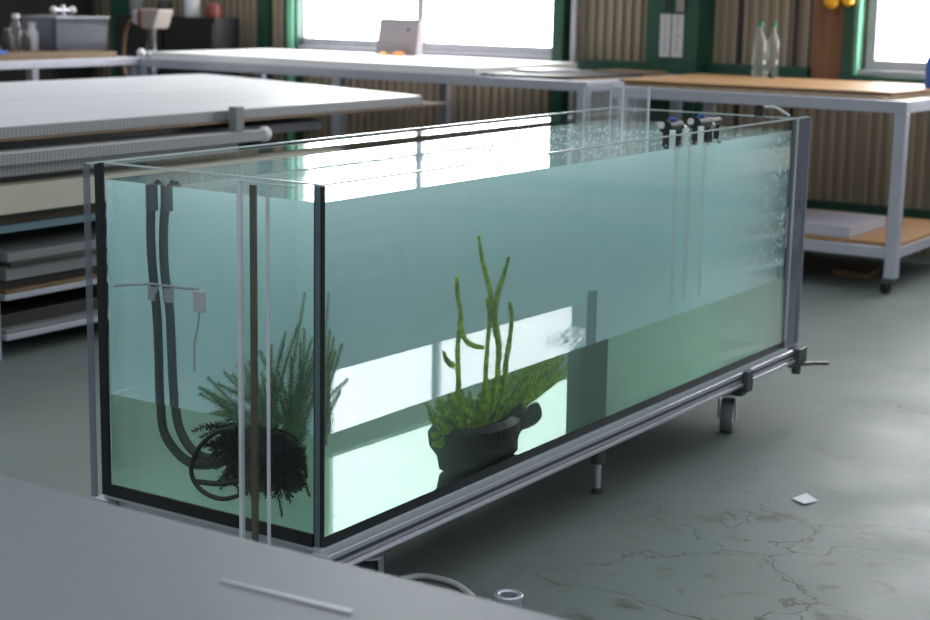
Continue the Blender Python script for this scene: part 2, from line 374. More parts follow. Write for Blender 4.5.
bx('reflector_strip', (XL+g+.001, Y0+g+.002, Z1-.0025), (XL+.105, Y1-g-.002, Z1-.001), M['reflect_ledge'], aq)  # added glass ledge, put in to mirror the window along the far rim
# polished top edges; their bright rim highlight is put into the pale colour
e = .003
for lo, hi in (((XR-g, Y0, Z1), (XR, Y1+.10, Z1+e)), ((XL+g, Y0, Z1), (XR-g, Y0+g, Z1+e)), ((XL-WD+g, Y1-g, Z1), (XR-g, Y1, Z1+e))):
    bx('pane_edge', lo, hi, M['edge'], aq)
bm = B(); prism(bm, [(XL, Y0-.030), (XL+g, Y0-.030), (XL+g-WD, Y1), (XL-WD, Y1)], Z1, Z1+e); obj('pane_edge', bm, M['edge'], aq)
# projecting ends of the side panes
bx('side_flange', (XR-.001, Y1+.0, Z0-.006), (XR+.004, Y1+.10, Z1), M['flange'], aq)
bx('flange_edge', (XR-g, Y1+.10, Z0-.006), (XR+.004, Y1+.104, Z1), M['edge_w'], aq)
bx('flange_edge', (XL-.002, Y0-.037, Z0), (XL+g, Y0-.030, Z1), M['flange'], aq)
bx('seam', (XR+.0005, Y1-.006, Z0), (XR+.004, Y1+.002, Z1), M['edge_w'], aq)
bx('seam', (XR+.0005, Y1-.034, Z0), (XR+.002, Y1-.012, Z1), M['seam'], aq)
# black sealant: left corner, foot of the end pane, foot of the long pane, near corner
bx('corner_seal', (XL+.0, Y0-.006, Z0-.003), (XL+.024, Y0-.0005, Z1+.002), M['black'], aq)
bx('foot_seal', (XL+.024, Y0-.006, Z0-.003), (XR-.0185, Y0-.0005, Z0+.024), M['black'], aq)
bx('foot_seal', (XR+.0005, Y0+.006, Z0-.003), (XR+.003, Y1, Z0+.019), M['black'], aq)
bm = B(); box(bm, (XR-.018, Y0-.003, Z0), (XR+.003, Y0-.0005, Z1)); box(bm, (XR+.0005, Y0-.0005, Z0), (XR+.003, Y0+.006, Z1)); obj('corner_seal', bm, M['black'], aq)
bx('corner_bead', (XR-.014, Y0-.0045, Z0), (XR-.001, Y0-.003, Z1), M['seam'], aq)
# clear channel standing against the outside of the near end
xa, xb = -2.104, -2.024
bx('channel_wall', (xa, Y0-.052, Z0-.008), (xa+.004, Y0-.008, Z1), M['acrylic'], aq)
bx('channel_wall', (xa, Y0-.056, Z0-.008), (XR-.020, Y0-.052, Z1), M['glass'], aq)
bx('channel_edge', (xa-.006, Y0-.060, Z0-.010), (xa+.003, Y0-.052, Z1+.002), M['edge_w'], aq)
bx('channel_edge', (xb-.012, Y0-.060, Z0-.010), (xb-.006, Y0-.056, Z1-.01), M['edge_w'], aq)
bx('channel_strip', (xa+.018, Y0-.050, Z0-.006), (xa+.032, Y0-.044, Z1-.004), M['edge_b'], aq)
bx('channel_rim', (xa, Y0-.060, Z1), (XR-.02, Y0-.056, Z1+.003), M['edge'], aq)
# bubbles on the far part of the long pane and on the surface
bm = B(); rnd = random.Random(3)
for i in range(170):
    y = Y1-.03-abs(rnd.gauss(0, .17)); z = ZW-.02-rnd.random()**1.2*.40
    if y > Y1-.5: ball(bm, (XR-g+.0012, y, z), rnd.uniform(.0016, .0040), 1)
for i in range(60):
    ball(bm, (XR-g+.0012, rnd.uniform(Y0+.05, Y1-.1), rnd.uniform(ZI+.05, Z1-.005)), rnd.uniform(.0007, .0015), 1)
o = obj('bubbles', bm, M['bubble'], aq, True); o['kind'] = 'stuff'
bm = B()
for i in range(420):
    x, y = rnd.uniform(XL+.03, XR-.03), rnd.uniform(3.55, 4.55)
    ball(bm, (x, y, ZW+.0005), rnd.uniform(.0012, .0034), 1)
o = obj('surface_foam', bm, M['bubble'], aq, True); o['kind'] = 'stuff'
# ---------------------------------------------------------------- trolley under the tank
tr = thing('tank_trolley', ((XL+XR)/2, (Y0+Y1)/2, 0), 'low silver metal frame on casters and feet carrying the glass tank', 'trolley')
zt = Z0-.0125
def rail(lo, hi, name='rail'):
    bm = B(); box(bm, lo, hi); return obj(name, bm, M['steel'], tr, bev=.003)
for x in (XR+.012, XL-.012):
    s = 1 if x > -2.2 else -1
    rail((x-.030*s, Y0-.01, zt-.030), (x+.012*s, Y1+.03, zt))
    bx('rail_slot', (x+.0122*s, Y0, zt-.019), (x+.0135*s, Y1+.02, zt-.011), M['dark_steel'], tr)
    bm = B(); tube(bm, [(x+.014*s, Y0+.02, zt-.036), (x+.014*s, Y1+.08, zt-.036)], .006, 8); obj('rod', bm, M['steel'], tr, True)
for y in (Y0+.02, Y0+L/2, Y1-.03): rail((XL+.02, y, zt-.030), (XR-.02, y+.035, zt), 'cross_rail')
def caster(x, y, yaw, r=.054):
    c = bpy.data.objects.new('caster', None); C.objects.link(c); c.parent = tr
    def part(name, bm, m, smooth=False):
        o = obj(name, bm, m, tr, smooth); o.parent = c; return o
    d = Vector((math.cos(yaw), math.sin(yaw), 0)); a = Vector((-d.y, d.x, 0)); p = Vector((x, y, r))
    bm = B(); lathe(bm, p, [(0, -.016), (.012, -.016), (.018, -.014), (r-.012, -.019), (r-.003, -.019), (r, -.013), (r, .013), (r-.003, .019), (r-.012, .019), (.018, .014), (.012, .016), (0, .016)], 32, a); part('wheel', bm, M['rubber'], True)
    bm = B(); lathe(bm, p, [(0, -.0175), (.026, -.0175), (.026, .0175), (0, .0175)], 20, a); part('hub', bm, M['plastic'], True)
    bm = B()
    for s in (-1, 1):
        q = p+a*.0255*s
        e1 = p-d*.026+Vector((0, 0, r+.014))
        vs = []
        for off in (.0, .003*s):
            o2 = a*off
            for k in (q-d*.012-Vector((0, 0, .012)), q+d*.012-Vector((0, 0, .012)), q+d*.006+Vector((0, 0, r+.016)), q-d*.046+Vector((0, 0, r+.016))):
                vs.append(bm.verts.new(k+o2))
        for f in ((0, 1, 2, 3), (4, 5, 6, 7), (0, 1, 5, 4), (1, 2, 6, 5), (2, 3, 7, 6), (3, 0, 4, 7)): bm.faces.new([vs[i] for i in f])
    top = p-d*.02+Vector((0, 0, r+.016))
    lathe(bm, top, [(0, 0), (.034, 0), (.034, .005), (.02, .010), (.02, .022), (0, .022)], 20)
    part('fork', bm, M['steel'])
    bm = B(); tube(bm, [top+Vector((0, 0, .015)), Vector((top.x, top.y, zt-.029))], .011, 10); part('stem', bm, M['dark_steel'], True)
for x, y, w in ((XR-.035, 4.515, 1.9), (XL+.045, 4.45, 1.2), (XR-.055, 2.70, 2.0), (XL+.05, 2.72, 1.0)): caster(x, y, w)
def levelling_foot(x, y):
    c = bpy.data.objects.new('levelling_foot', None); C.objects.link(c); c.parent = tr
    for nm, pr, m in (('sleeve', [(0, .085), (.020, .085), (.020, zt-.03), (0, zt-.03)], 'dark_steel'), ('bolt', [(0, .012), (.009, .012), (.009, .086), (0, .086)], 'steel'), ('pad', [(0, 0), (.014, 0), (.014, .012), (.009, .016), (0, .016)], 'dark_steel')):
        bm = B(); lathe(bm, (x, y, 0), pr, 18); o = obj(nm, bm, M[m], tr, True); o.parent = c
levelling_foot(XR-.054, 3.722); levelling_foot(XL+.06, 3.70)
# clamp blocks and lever at the far end
bm = B(); box(bm, (XR+.026, 4.47, zt-.060), (XR+.044, 4.515, zt+.006)); box(bm, (XR-.01, 4.475, zt-.075), (XR+.026, 4.51, zt-.030)); obj('clamp_block', bm, M['dark_steel'], tr, bev=.003)
bm = B(); box(bm, (XR+.0, 4.88, zt-.045), (XR+.045, 4.945, zt+.004)); obj('clamp_block', bm, M['dark_steel'], tr, bev=.003)
bm = B(); tube(bm, [(XR+.02, 4.92, zt-.045), (XR+.02, 4.92, zt-.085)], .015, 12); obj('post', bm, M['dark_steel'], tr, True)
bm = B(); tube(bm, smooth_path([(XR+.02, 4.86, zt-.050), (XR+.05, 4.96, zt-.055), (XR+.085, 5.03, zt-.062)], 6), .007, 8); obj('lever', bm, M['dark_steel'], tr, True)
# ---------------------------------------------------------------- inside the tank
PY = Y0+.055
def pxpath(px, ax, val, n=6): return smooth_path([tank(x, y, ax, val) for x, y in px], n)
def ribbed(bm, pts, r):
    rs = [r*(1+.0*math.sin(i)) for i in range(len(pts))]; tube(bm, pts, rs, 12)
HG = 'ribbed hoses down the near end of the tank'
for k, (px, back) in enumerate(((((150, 190), (149, 230), (151, 270), (155, 310), (157, 350), (158, 392)), [(162, 430), (175, 452), (192, 464), (216, 463), (242, 452), (262, 436)]), (((165, 190), (162, 230), (163, 270), (168, 310), (170, 350), (172, 392)), [(177, 425), (188, 447), (203, 458), (222, 458), (244, 449), (268, 430)]))):
    yv = PY+.02*k
    pts = [tank(x, y, 1, yv) for x, y in px]+[tank(x, y, 1, yv) for x, y in back]
    pts = [Vector((pts[0].x, pts[0].y, ZW-.004))]+pts
    t = thing('water_hose', (pts[-1].x, yv, Z0), ['dark hose nearest the left edge of the tank, curving under water towards the bush', 'dark hose second from the tank edge, beside the small white box'][k], 'hose', HG)
    bm = B(); ribbed(bm, smooth_path(pts, 8), .0115); obj('tube', bm, M['hose'], t, True)
    bm = B(); tube(bm, [pts[0]-Vector((0, 0, .0005)), pts[0]-Vector((0, 0, .055))], .0155, 14); obj('collar', bm, M['dark_steel'], t, True)
    c = tank((152, 167)[k], (292, 294)[k], 1, yv)
    bm = B(); tube(bm, [c+Vector((0, 0, .012)), c-Vector((0, 0, .018))], .0145, 14); obj('clip', bm, M['lilac'], t, True)
# thin white rod with the small sensor box
t = thing('sensor', tank(198, 300, 1, PY-.03), 'small white box sensor on a thin white rod with a hanging cable', 'sensor')
yv = PY-.03
a, b = tank(110, 285, 1, yv), tank(203, 291, 1, yv)
bm = B(); tube(bm, [tank(112, 286, 1, yv), tank(150, 284, 1, yv), tank(178, 288, 1, yv), tank(198, 290, 1, yv)], .0028, 8); obj('rod', bm, M['lilac'], t, True)
p0, p1 = tank(193, 290, 1, yv), tank(204, 313, 1, yv)
bm = B(); box(bm, (p0.x, yv-.010, p1.z), (p1.x, yv+.006, p0.z)); obj('housing', bm, M['plastic'], t, bev=.003)
bm = B(); tube(bm, pxpath([(198, 313), (196, 328), (193, 345), (193, 372)], 1, yv), .0026, 8); obj('cable', bm, M['lilac'], t, True)
# black loop of hose below the bush
bm = B()
tube(bm, pxpath([(236, 428), (217, 432), (200, 446), (191, 466), (194, 482), (206, 494), (224, 499), (246, 493)], 1, PY-.05), .0052, 10)
tube(bm, pxpath([(195, 482), (222, 484), (248, 478), (262, 470)], 1, PY-.045), .0058, 10)
tag(obj('loop_hose', bm, M['blackhose'], None, True), 'thin black hose bent into a loop near the tank bottom beside the bush', 'hose')
# --- plants
def needles(bm, path, r0, r1, n, ln, rnd, tilt=.9, wd=.0014, up=0):
    """short leaves round a stem"""
    m = len(path)-1
    for i in range(n):
        f = i/n*m; a = int(f); q = path[a].lerp(path[a+1], f-a); d = (path[a+1]-path[a]).normalized(); u, v = frame_of(d)
        th = i*2.39996+rnd.random()*.5; o = u*math.cos(th)+v*math.sin(th); l = ln*(1-.55*(i/n)**2)*rnd.uniform(.7, 1.15)
        tip = q+(o+d*tilt+Vector((0, 0, up))).normalized()*l; s = d.cross(o).normalized()*wd
        mid = q.lerp(tip, .55)+d*.0006
        v0, v1, v2, v3 = bm.verts.new(q-s*.6), bm.verts.new(q+s*.6), bm.verts.new(mid+s), bm.verts.new(mid-s)
        v4 = bm.verts.new(tip); v5 = bm.verts.new(mid-d*.0012)
        bm.faces.new((v0, v1, v2, v3)); bm.faces.new((v3, v2, v4)); bm.faces.new((v1, v0, v5)); bm.faces.new((v0, v3, v5)); bm.faces.new((v2, v1, v5)); bm.faces.new((v3, v4, v5)); bm.faces.new((v4, v2, v5))
rnd = random.Random(11)
def clampin(p):
    return Vector((min(max(p.x, XL+g+.02), XR-g-.012), min(max(p.y, Y0+g+.012), Y1-.04), min(max(p.z, Z0+.012), ZW-.02)))
base = tank(283, 432, 1, Y0+.08)
bush = thing('aquatic_bush', (base.x, base.y, Z0), 'bushy dark green water plant with needle leaves at the near corner of the tank', 'plant')
lf = B(); st = B()
tips = [(198, 388, .12), (206, 378, .16), (222, 372, .10), (213, 400, .06), (236, 366, .2), (247, 362, .14), (233, 392, .06), (258, 352, .17), (270, 345, .12), (284, 332, .15), (297, 326, .11), (303, 330, .19), (311, 338, .10), (290, 358, .07), (262, 378, .07), (318, 352, .16), (250, 380, .22), (300, 360, .2), (277, 372, .06)]
tp = [tank(x, y, 1, Y0+.015+d*.5) for x, y, d in tips]
tp += [tank(x, y, 0, XR-d) for x, y, d in ((331, 293, .10), (336, 338, .06), (332, 352, .05), (350, 380, .05), (342, 392, .07), (330, 375, .04))]
tp += [p+Vector((rnd.uniform(-.03, .03), rnd.uniform(-.03, .03), rnd.uniform(-.06, -.01))) for p in tp[:13]]
for p in tp:
    p = clampin(p); b0 = base+Vector((rnd.uniform(-.035, .045), rnd.uniform(-.04, .05), rnd.uniform(-.03, .01)))
    mid = b0.lerp(p, .5)+Vector((rnd.uniform(-.012, .012), rnd.uniform(-.012, .012), rnd.uniform(-.01, .02)))
    path = [clampin(q) for q in smooth_path([b0, mid, p], 7)]
    tube(st, path, [  .0018*(1-.6*i/len(path)) for i in range(len(path))], 5)
    ln = (p-b0).length; needles(lf, path, 0, 0, int(820*ln)+20, .019, rnd, .35, .0018, .2)
obj('foliage', lf, M['leaf'], bush, False); obj('stems', st, M['stem'], bush, True)
rt = B(); co = B(); cc = base+Vector((-.035, -.025, -.068))
for v in ball(co, cc, .06, 3):
    q = v.co-cc; k = 1+.22*math.sin(q.x*90)*math.cos(q.z*70)+.12*math.sin(q.y*130)
    v.co = clampin(cc+Vector((q.x*k*1.55, q.y*k*.75, q.z*k*1.05)))
for i in range(460):
    th = rnd.uniform(0, 2*math.pi); b0 = base+Vector((rnd.uniform(-.125, .10), rnd.uniform(-.07, .03), rnd.uniform(-.09, 0)))
    ln = rnd.uniform(.05, .125); d = Vector((math.cos(th), math.sin(th)*.8, rnd.uniform(-.95, .15)))
    p = clampin(b0+d.normalized()*ln); mid = b0.lerp(p, .5)+Vector((0, 0, .012))
    if max(p.y-Y0-.78*(XR-p.x), b0.y-Y0-.78*(XR-b0.x)) > -.012: continue
    p.z = min(p.z, ZI-.004); b0.z = min(b0.z, ZI-.004); mid.z = min(mid.z, ZI-.004)
    path = [clampin(q) for q in smooth_path([b0, mid, p], 5)]
    tube(rt, path, .0018, 4); needles(rt, path, 0, 0, 46, .018, rnd, .6, .0022)
obj('roots', rt, M['leafdark'], bush); obj('root_ball', co, M['leafdark'], bush, True)
# centre plant in its dark lump of driftwood
pfl = tank(486, 446, 2, Z0+.003); PX = XR-.125
cp = thing('fingered_plant', (PX, pfl.y, Z0), 'lime green plant with tall wavy finger stems in the middle of the tank', 'plant')
def T2(x, y, d=0): return tank(x, y, 0, PX+d)
def T3(x, y, d=0): return tank(x, y, 0, min(PX+.06, XR-.055)+d)
hw = (T2(527, 432)-T2(434, 432)).length/2*.86
pc = T2(482, 446); pc.z = Z0+.0014
H = T2(482, 416).z-pc.z
bm = B()
lathe(bm, pc, [(0, 0), (hw*.62, 0), (hw*.80, H*.10), (hw*.84, H*.35), (hw*.98, H*.62), (hw*1.0, H*.86), (hw*.93, H), (hw*.74, H*.96), (hw*.5, H*.8), (0, H*.78)], 36)
for v in bm.verts:
    q = v.co-pc; k = 1+.05*math.sin(math.atan2(q.y, q.x)*3+q.z*22)+.02*math.sin(q.z*90); v.co = Vector((pc.x+q.x*k*.7, pc.y+q.y*k, v.co.z))
obj('driftwood', bm, M['driftwood'], cp, True)
bm = B(); bx_ = pc+Vector((0, hw*.8, H*.50)); tube(bm, smooth_path([bx_, bx_+Vector((0, hw*.35, .004)), bx_+Vector((0, hw*.66, .012))], 5), [.018, .020, .022, .023, .024, .026, .027, .028, .029, .028, .026], 12); obj('stump', bm, M['driftwood'], cp, True)
crown = pc+Vector((0, 0, H*.85))
stems = [[(462, 405), (461, 385), (460, 350), (463, 318), (460, 295), (459, 278)], [(461, 322), (467, 339), (476, 346), (486, 348)],
         [(489, 402), (488, 375), (490, 345), (492, 318), (490, 300)], [(497, 400), (500, 370), (501, 345), (496, 312), (492, 290), (485, 262), (481, 237)],
         [(501, 345), (497, 318), (500, 295), (506, 275), (511, 258)], [(504, 390), (508, 365), (512, 340), (514, 318), (512, 304)],
         [(457, 367), (450, 362), (446, 353)]]
lob = B()
def finger(pts, r, rr, n=7):
    path = smooth_path(pts, n); m = len(path)
    tube(lob, path, [r*(1-.62*(i/m)**1.5)*(1+.12*math.sin(i*1.9)) for i in range(m)], 8); needles(lob, path, 0, 0, int(13*m), r*2.1, rr, .55, r*.5)
for i, s in enumerate(stems):
    pts = [T3(x, y, rnd.uniform(-.012, .012)) for x, y in s]
    if i in (0, 2, 3, 5): pts = [crown+(pts[0]-crown)*.15]+pts
    finger(pts, .0088 if i not in (1, 6) else .0062, rnd)
for i in range(90):
    d = Vector((rnd.uniform(-.6, .6), rnd.uniform(-1, 1.1), rnd.uniform(.5, 1.1))).normalized()
    p = crown+Vector((d.x*.10, d.y*hw*1.4, rnd.uniform(-.01, .11))); p.z = min(p.z, ZI-.006)
    b0 = crown+Vector((d.x*.03, d.y*hw*.55, -.01)); mid = b0.lerp(p, .55)+Vector((0, d.y*.012, -.004))
    finger([b0, mid, p], .0085, rnd, 5)
for x, y in ((530, 362), (536, 358), (543, 354), (550, 351), (558, 350), (565, 349), (570, 350), (552, 366), (558, 380), (540, 374), (546, 390), (536, 384), (555, 354), (566, 358), (571, 366), (568, 374), (560, 372), (545, 360), (552, 384), (562, 364), (540, 366), (549, 372)):
    p = T2(x, y, rnd.uniform(-.03, .03)); p.z = min(p.z, ZI-.005); b0 = crown+Vector((0, .03, 0)); finger([b0, b0.lerp(p, .55)+Vector((0, .012, -.010)), p], .0085, rnd, 6)
for x, y in ((438, 402), (441, 410), (450, 400), (444, 415), (437, 408)):
    p = T2(x, y, rnd.uniform(-.03, .03)); b0 = crown+Vector((0, -.03, 0)); finger([b0, b0.lerp(p, .5)+Vector((0, 0, .01)), p], .009, rnd, 6)
obj('stems', lob, M['lime'], cp, True)
# dark post further back in the lower layer
q = [tank(x, y, 0, XR-.18) for x, y in ((583, 395), (609, 382))]
bm = B(); yc = (q[0].y+q[1].y)/2; hwid = abs(q[1].y-q[0].y)/2
box(bm, (XR-.26, yc-hwid, Z0+.0014), (XR-.18, yc+hwid, ZI-.006)); box(bm, (XR-.25, yc-hwid*.7, ZI-.006), (XR-.19, yc+hwid*.7, ZI-.004))
fp = thing('submerged_pump', (XR-.22, yc, Z0), 'dark upright pump housing under water behind the lime green plant', 'pump')
obj('housing', bm, M['teal_post'], fp, bev=.006)
bm = B(); tube(bm, [(XR-.23, yc, ZI-.006), (XR-.23, yc, ZI+.10)], .020, 12); obj('outlet', bm, M['teal_post'], fp, True)
# three pale tubes hanging from the fittings on the rim
AG = 'airline tubes hanging inside the far part of the tank'
for k, (x, nm) in enumerate(((678, 'leftmost pale airline tube below the black rim fittings'), (691, 'middle pale airline tube below the black rim fittings'), (706, 'rightmost pale airline tube, nearest the end of the tank'))):
    p = tank(x, 180, 0, XR-.04); pts = [(p.x, p.y, ZW+.045), (p.x, p.y, ZW-.05), (p.x, p.y+.003, .6), (p.x, p.y+.002, ZI+.03)]
    bm = B(); tube(bm, smooth_path(pts, 5), .009, 10); tag(obj('airline_tube', bm, M['tube'], None, True), nm, 'tube', AG)
# ---------------------------------------------------------------- fittings on the rim
def fitting(px, py, label, blue, s=1.0, tan=True):
    p = aX(px, py, XR-.07); p.z = ZW+.050
    c = thing('hose_fitting', (p.x, p.y, ZW), label, 'fitting', 'small black hose fittings on the tank rim')
    bm = B(); tube(bm, [(p.x, p.y-.04*s, p.z), (p.x, p.y+.04*s, p.z)], .019*s, 12); tube(bm, [(p.x, p.y-.028*s, p.z), (p.x, p.y-.03*s, p.z-.06)], .013*s, 10); tube(bm, [(p.x+.002, p.y+.03*s, p.z), (p.x+.002, p.y+.03*s, p.z-.055)], .012*s, 10); obj('body', bm, M['black'], c, True)
    if blue: bm = B(); lathe(bm, (p.x, p.y, p.z+.013*s), [(0, 0), (.012*s, 0), (.012*s, .010*s), (0, .012*s)], 14); obj('knob', bm, M['bluep'], c, True)
    if tan: bm = B(); tube(bm, [(p.x, p.y+.04*s, p.z-.004), (p.x, p.y+.064*s, p.z-.012)], .017*s, 10); obj('nut', bm, M['cream'], c, True)
    bm = B(); tube(bm, [(p.x-.012, p.y-.045*s, p.z+.006), (p.x-.012, p.y-.028*s, p.z+.003)], .010*s, 10); obj('cap', bm, M['plastic'], c, True)
fitting(672, 128, 'black tube fitting with a blue knob, leftmost on the tank rim', True)
fitting(701, 122, 'black tube fitting with a blue knob at the middle of the rim group', True, 1.0)
fitting(713, 122, 'smaller black tube fitting right of the blue-knobbed pair', False, .75, False)
p = aX(764, 114, XR-.16); c = thing('rim_clip', (p.x, p.y, Z1), 'single small black clip on the far end rim of the tank', 'clip')
p = Vector((-2.07, Y1-.006, Z1+.003)); c.location = p
bx('jaw', (p.x-.014, p.y-.012, p.z), (p.x+.014, p.y+.012, p.z+.035), M['black'], c, .002)
bm = B(); tube(bm, smooth_path([(p.x+.012, p.y, p.z+.028), (p.x+.05, p.y, p.z+.03), (p.x+.10, p.y, p.z+.006)], 5), .004, 8); obj('wire_arm', bm, M['plastic'], c, True)
# clear overflow box standing at the far long pane
oc = Vector((-2.445, 4.59, 0)); o_ = thing('acrylic_box', (oc.x, oc.y, .86), 'tall clear acrylic box standing in the far corner of the tank water', 'box')
x0, x1, y0_, y1_, zb, zt_ = -2.515, -2.375, 4.50, 4.68, .80, 1.035
t_ = .005
for lo, hi in (((x0, y0_, zb), (x0+t_, y1_, zt_)), ((x1-t_, y0_, zb), (x1, y1_, zt_)), ((x0+t_, y0_, zb), (x1-t_, y0_+t_, zt_)), ((x0+t_, y1_-t_, zb), (x1-t_, y1_, zt_))):
    bx('wall', lo, hi, M['acrylic'], o_)
for x in (x0, x1-.004):
    for y in (y0_, y1_-.004): bx('edge', (x-.001, y-.001, zb), (x+.005, y+.005, zt_), M['edge_w'], o_)
# ---------------------------------------------------------------- foreground table, floor bits
ft = thing('work_table', (-.8, .9, 0), 'grey sheet-covered table top cut off by the bottom left of the picture', 'table')
zf, yf = .60, 1.585
bm = B(); n = 40
xs = [-3.0+i*(3.1/n) for i in range(n+1)]
rows = [(yf-.004, zf-.03), (yf, zf-.012), (yf-.006, zf-.003), (yf-.03, zf), (yf-.3, zf+.001), (.35, zf)]
vs = [[bm.verts.new((x, y+.003*math.sin(x*5), z)) for x in xs] for y, z in rows]
for a_, b_ in zip(vs, vs[1:]):
    for i in range(n): bm.faces.new((a_[i], a_[i+1], b_[i+1], b_[i]))
low = [[bm.verts.new((x, y, zf-.03)) for x in (xs[0], xs[-1])] for y in (yf-.004, .35)]
bm.faces.new((low[0][0], low[0][1], low[1][1], low[1][0]))
obj('table_top', bm, M['fore'], ft, True)
for x in (-2.9, .0):
    for y in (.45, 1.50): bx('leg', (x-.025, y-.025, 0), (x+.025, y+.025, zf-.031), M['alu'], ft)
bm = B(); a_, b_ = aZ(220, 580, zf+.0025), aZ(352, 612, zf+.0025)
d = (b_-a_); s = Vector((-d.y, d.x, 0)).normalized()*.004
bm2 = [bm.verts.new(k) for k in (a_-s*.4, a_+s*.4, b_+s, b_-s)]; b3 = [bm.verts.new(v.co+Vector((0, 0, .0012))) for v in bm2]
bm.faces.new(b3); bm.faces.new(bm2[::-1])
for i in range(4): j = (i+1) % 4; bm.faces.new((bm2[i], bm2[j], b3[j], b3[i]))
obj('scuff_strip', bm, M['streak'], ft)
p = aZ(508, 606, 0.0); ring = thing('steel_collar', (p.x, p.y, 0), 'short hollow steel collar lying upright on the floor below the tank corner', 'metal collar')
bm = B(); lathe(bm, (p.x, p.y, 0), [(.019, .004), (.023, 0), (.029, 0), (.029, .018), (.033, .020), (.033, .027), (.030, .029), (.023, .029), (.019, .026), (.019, .004)], 30); obj('body', bm, M['steel'], ring, True)
bm = B(); lathe(bm, (p.x, p.y, 0), [(0, .002), (.0185, .002), (.0185, .012), (0, .012)], 20); obj('bore_shade', bm, M['black'], ring, True)  # black plug painted in for the shade inside the hollow collar
bm = B(); q = [aZ(x, y, .0) for x, y in ((400, 582), (420, 579), (440, 582), (455, 587), (466, 594), (474, 601))]
tube(bm, smooth_path([v+Vector((0, 0, .0075)) for v in q], 6), .007, 10); tag(obj('conduit', bm, M['plastic'], None, True), 'curved pale grey tube on the floor just past the table edge', 'tube')
bm = B(); q = [aZ(x, y, .002) for x, y in ((792, 499), (806, 495), (818, 501), (804, 505))]
zz = (.004, .008, .0035, .007)
va = [bm.verts.new((v.x, v.y, z)) for v, z in zip(q, zz)]; vb = [bm.verts.new((v.x, v.y, z-.003)) for v, z in zip(q, zz)]
bm.faces.new((va[0], va[1], va[2])); bm.faces.new((va[0], va[2], va[3])); bm.faces.new(vb[::-1])
for i in range(4): j = (i+1) % 4; bm.faces.new((va[i], va[j], vb[j], vb[i]))
tag(obj('paper_scrap', bm, M['paper']), 'small folded white paper scrap alone on the bare floor', 'paper')
# ---------------------------------------------------------------- benches at the wall
def bench(name, label, x0, x1, y0, y1, zt, legs, shelf=None, rail=.055, mat='alu', cast=True, top=None):
    b = thing(name, ((x0+x1)/2, (y0+y1)/2, 0), label, 'bench')
    bm = B()
    box(bm, (x0, y0, zt-rail), (x1, y0+.045, zt)); box(bm, (x0, y1-.045, zt-rail), (x1, y1, zt))
    box(bm, (x0, y0+.045, zt-rail), (x0+.045, y1-.045, zt)); box(bm, (x1-.045, y0+.045, zt-rail), (x1, y1-.045, zt)); obj('top_frame', bm, M[mat], b, bev=.003)
    bx('deck', (x0+.045, y0+.045, zt-.012), (x1-.045, y1-.045, zt-.002), M[top or 'ply_edge'], b)
    for x in legs:
        for y in (y0+.001, y1-.056): bx('leg', (x, y, .075 if cast else 0), (x+.055, y+.055, zt-rail+.001), M[mat], b, .004)
    if shelf:
        zs = shelf; bm = B(); xa, xb = legs[0], legs[-1]+.055
        box(bm, (xa+.055, y0+.006, zs-.05), (xb-.055, y0+.048, zs)); box(bm, (xa+.055, y1-.048, zs-.05), (xb-.055, y1-.006, zs))
        box(bm, (xa+.006, y0+.056, zs-.05), (xa+.048, y1-.056, zs)); box(bm, (xb-.048, y0+.056, zs-.05), (xb-.006, y1-.056, zs)); obj('shelf_frame', bm, M[mat], b, bev=.003)
        bx('shelf', (xa+.01, y0+.002+.054, zs+.001), (xb-.01, y1-.058, zs+.016), M['ply'], b)
    if cast:
        for x in legs:
            for y in (y0+.03, y1-.03):
                c = bpy.data.objects.new('caster', None); C.objects.link(c); c.parent = b
                bm = B(); lathe(bm, (x+.005, y, .026), [(0, -.014), (.022, -.014), (.026, -.010), (.026, .010), (.022, .014), (0, .014)], 18, Vector((.3, 1, 0))); o = obj('wheel', bm, M['black'], b, True); o.parent = c
                bm = B(); box(bm, (x-.01, y-.018, .050), (x+.045, y+.018, .074)); o = obj('plate', bm, M['dark_steel'], b, bev=.003); o.parent = c
    return b
bench('wall_bench', 'long grey metal bench under the left window with a white board on it', -7.05, -3.95, 7.10, 8.20, .893, (-7.0, -5.55, -4.01), None, .05)
bench('rolling_bench', 'grey metal bench on casters at the right with plywood on top', -3.83, -2.35, 7.14, 8.18, .878, (-3.80, -2.405), .215, .055)
# white board on the wall bench
zc = .935
def quad_board(name, pts, z0, z1, m, label, cat, group=None, bev=.002):
    bm = B(); prism(bm, [(p.x, p.y) for p in pts], z0, z1); return tag(obj(name, bm, m, bev=bev), label, cat, group)
quad_board('white_board', [Vector((-6.92, 7.12, 0)), Vector((-4.62, 7.12, 0)), Vector((-4.62, 8.18, 0)), Vector((-6.92, 8.18, 0))], .8935, .935, M['white'], 'wide white board lying on the wall bench below the bright window', 'board')
quad_board('dark_sheet', [Vector((-4.90, 7.26, 0)), Vector((-4.40, 7.22, 0)), Vector((-4.15, 7.85, 0)), Vector((-4.60, 8.10, 0))][0:0] or [Vector((-4.60, 7.13, 0)), Vector((-4.12, 7.22, 0)), Vector((-4.02, 7.84, 0)), Vector((-4.60, 7.86, 0))], .8935, .908, M['dkboard'], 'thin dark sheet beside the end of the white board', 'sheet')
quad_board('paper_pile', [Vector((-4.57, 7.40, 0)), Vector((-4.40, 7.36, 0)), Vector((-4.30, 7.66, 0)), Vector((-4.52, 7.72, 0))], .9085, .924, M['lilac'], 'small pale pile of papers on the thin dark sheet', 'papers')
quad_board('offcut_board', [Vector((-4.36, 7.90, 0)), Vector((-4.06, 7.88, 0)), Vector((-4.02, 8.12, 0)), Vector((-4.34, 8.14, 0))], .8935, .912, M['brown'], 'brown wood offcut by the wall near the green column', 'board')
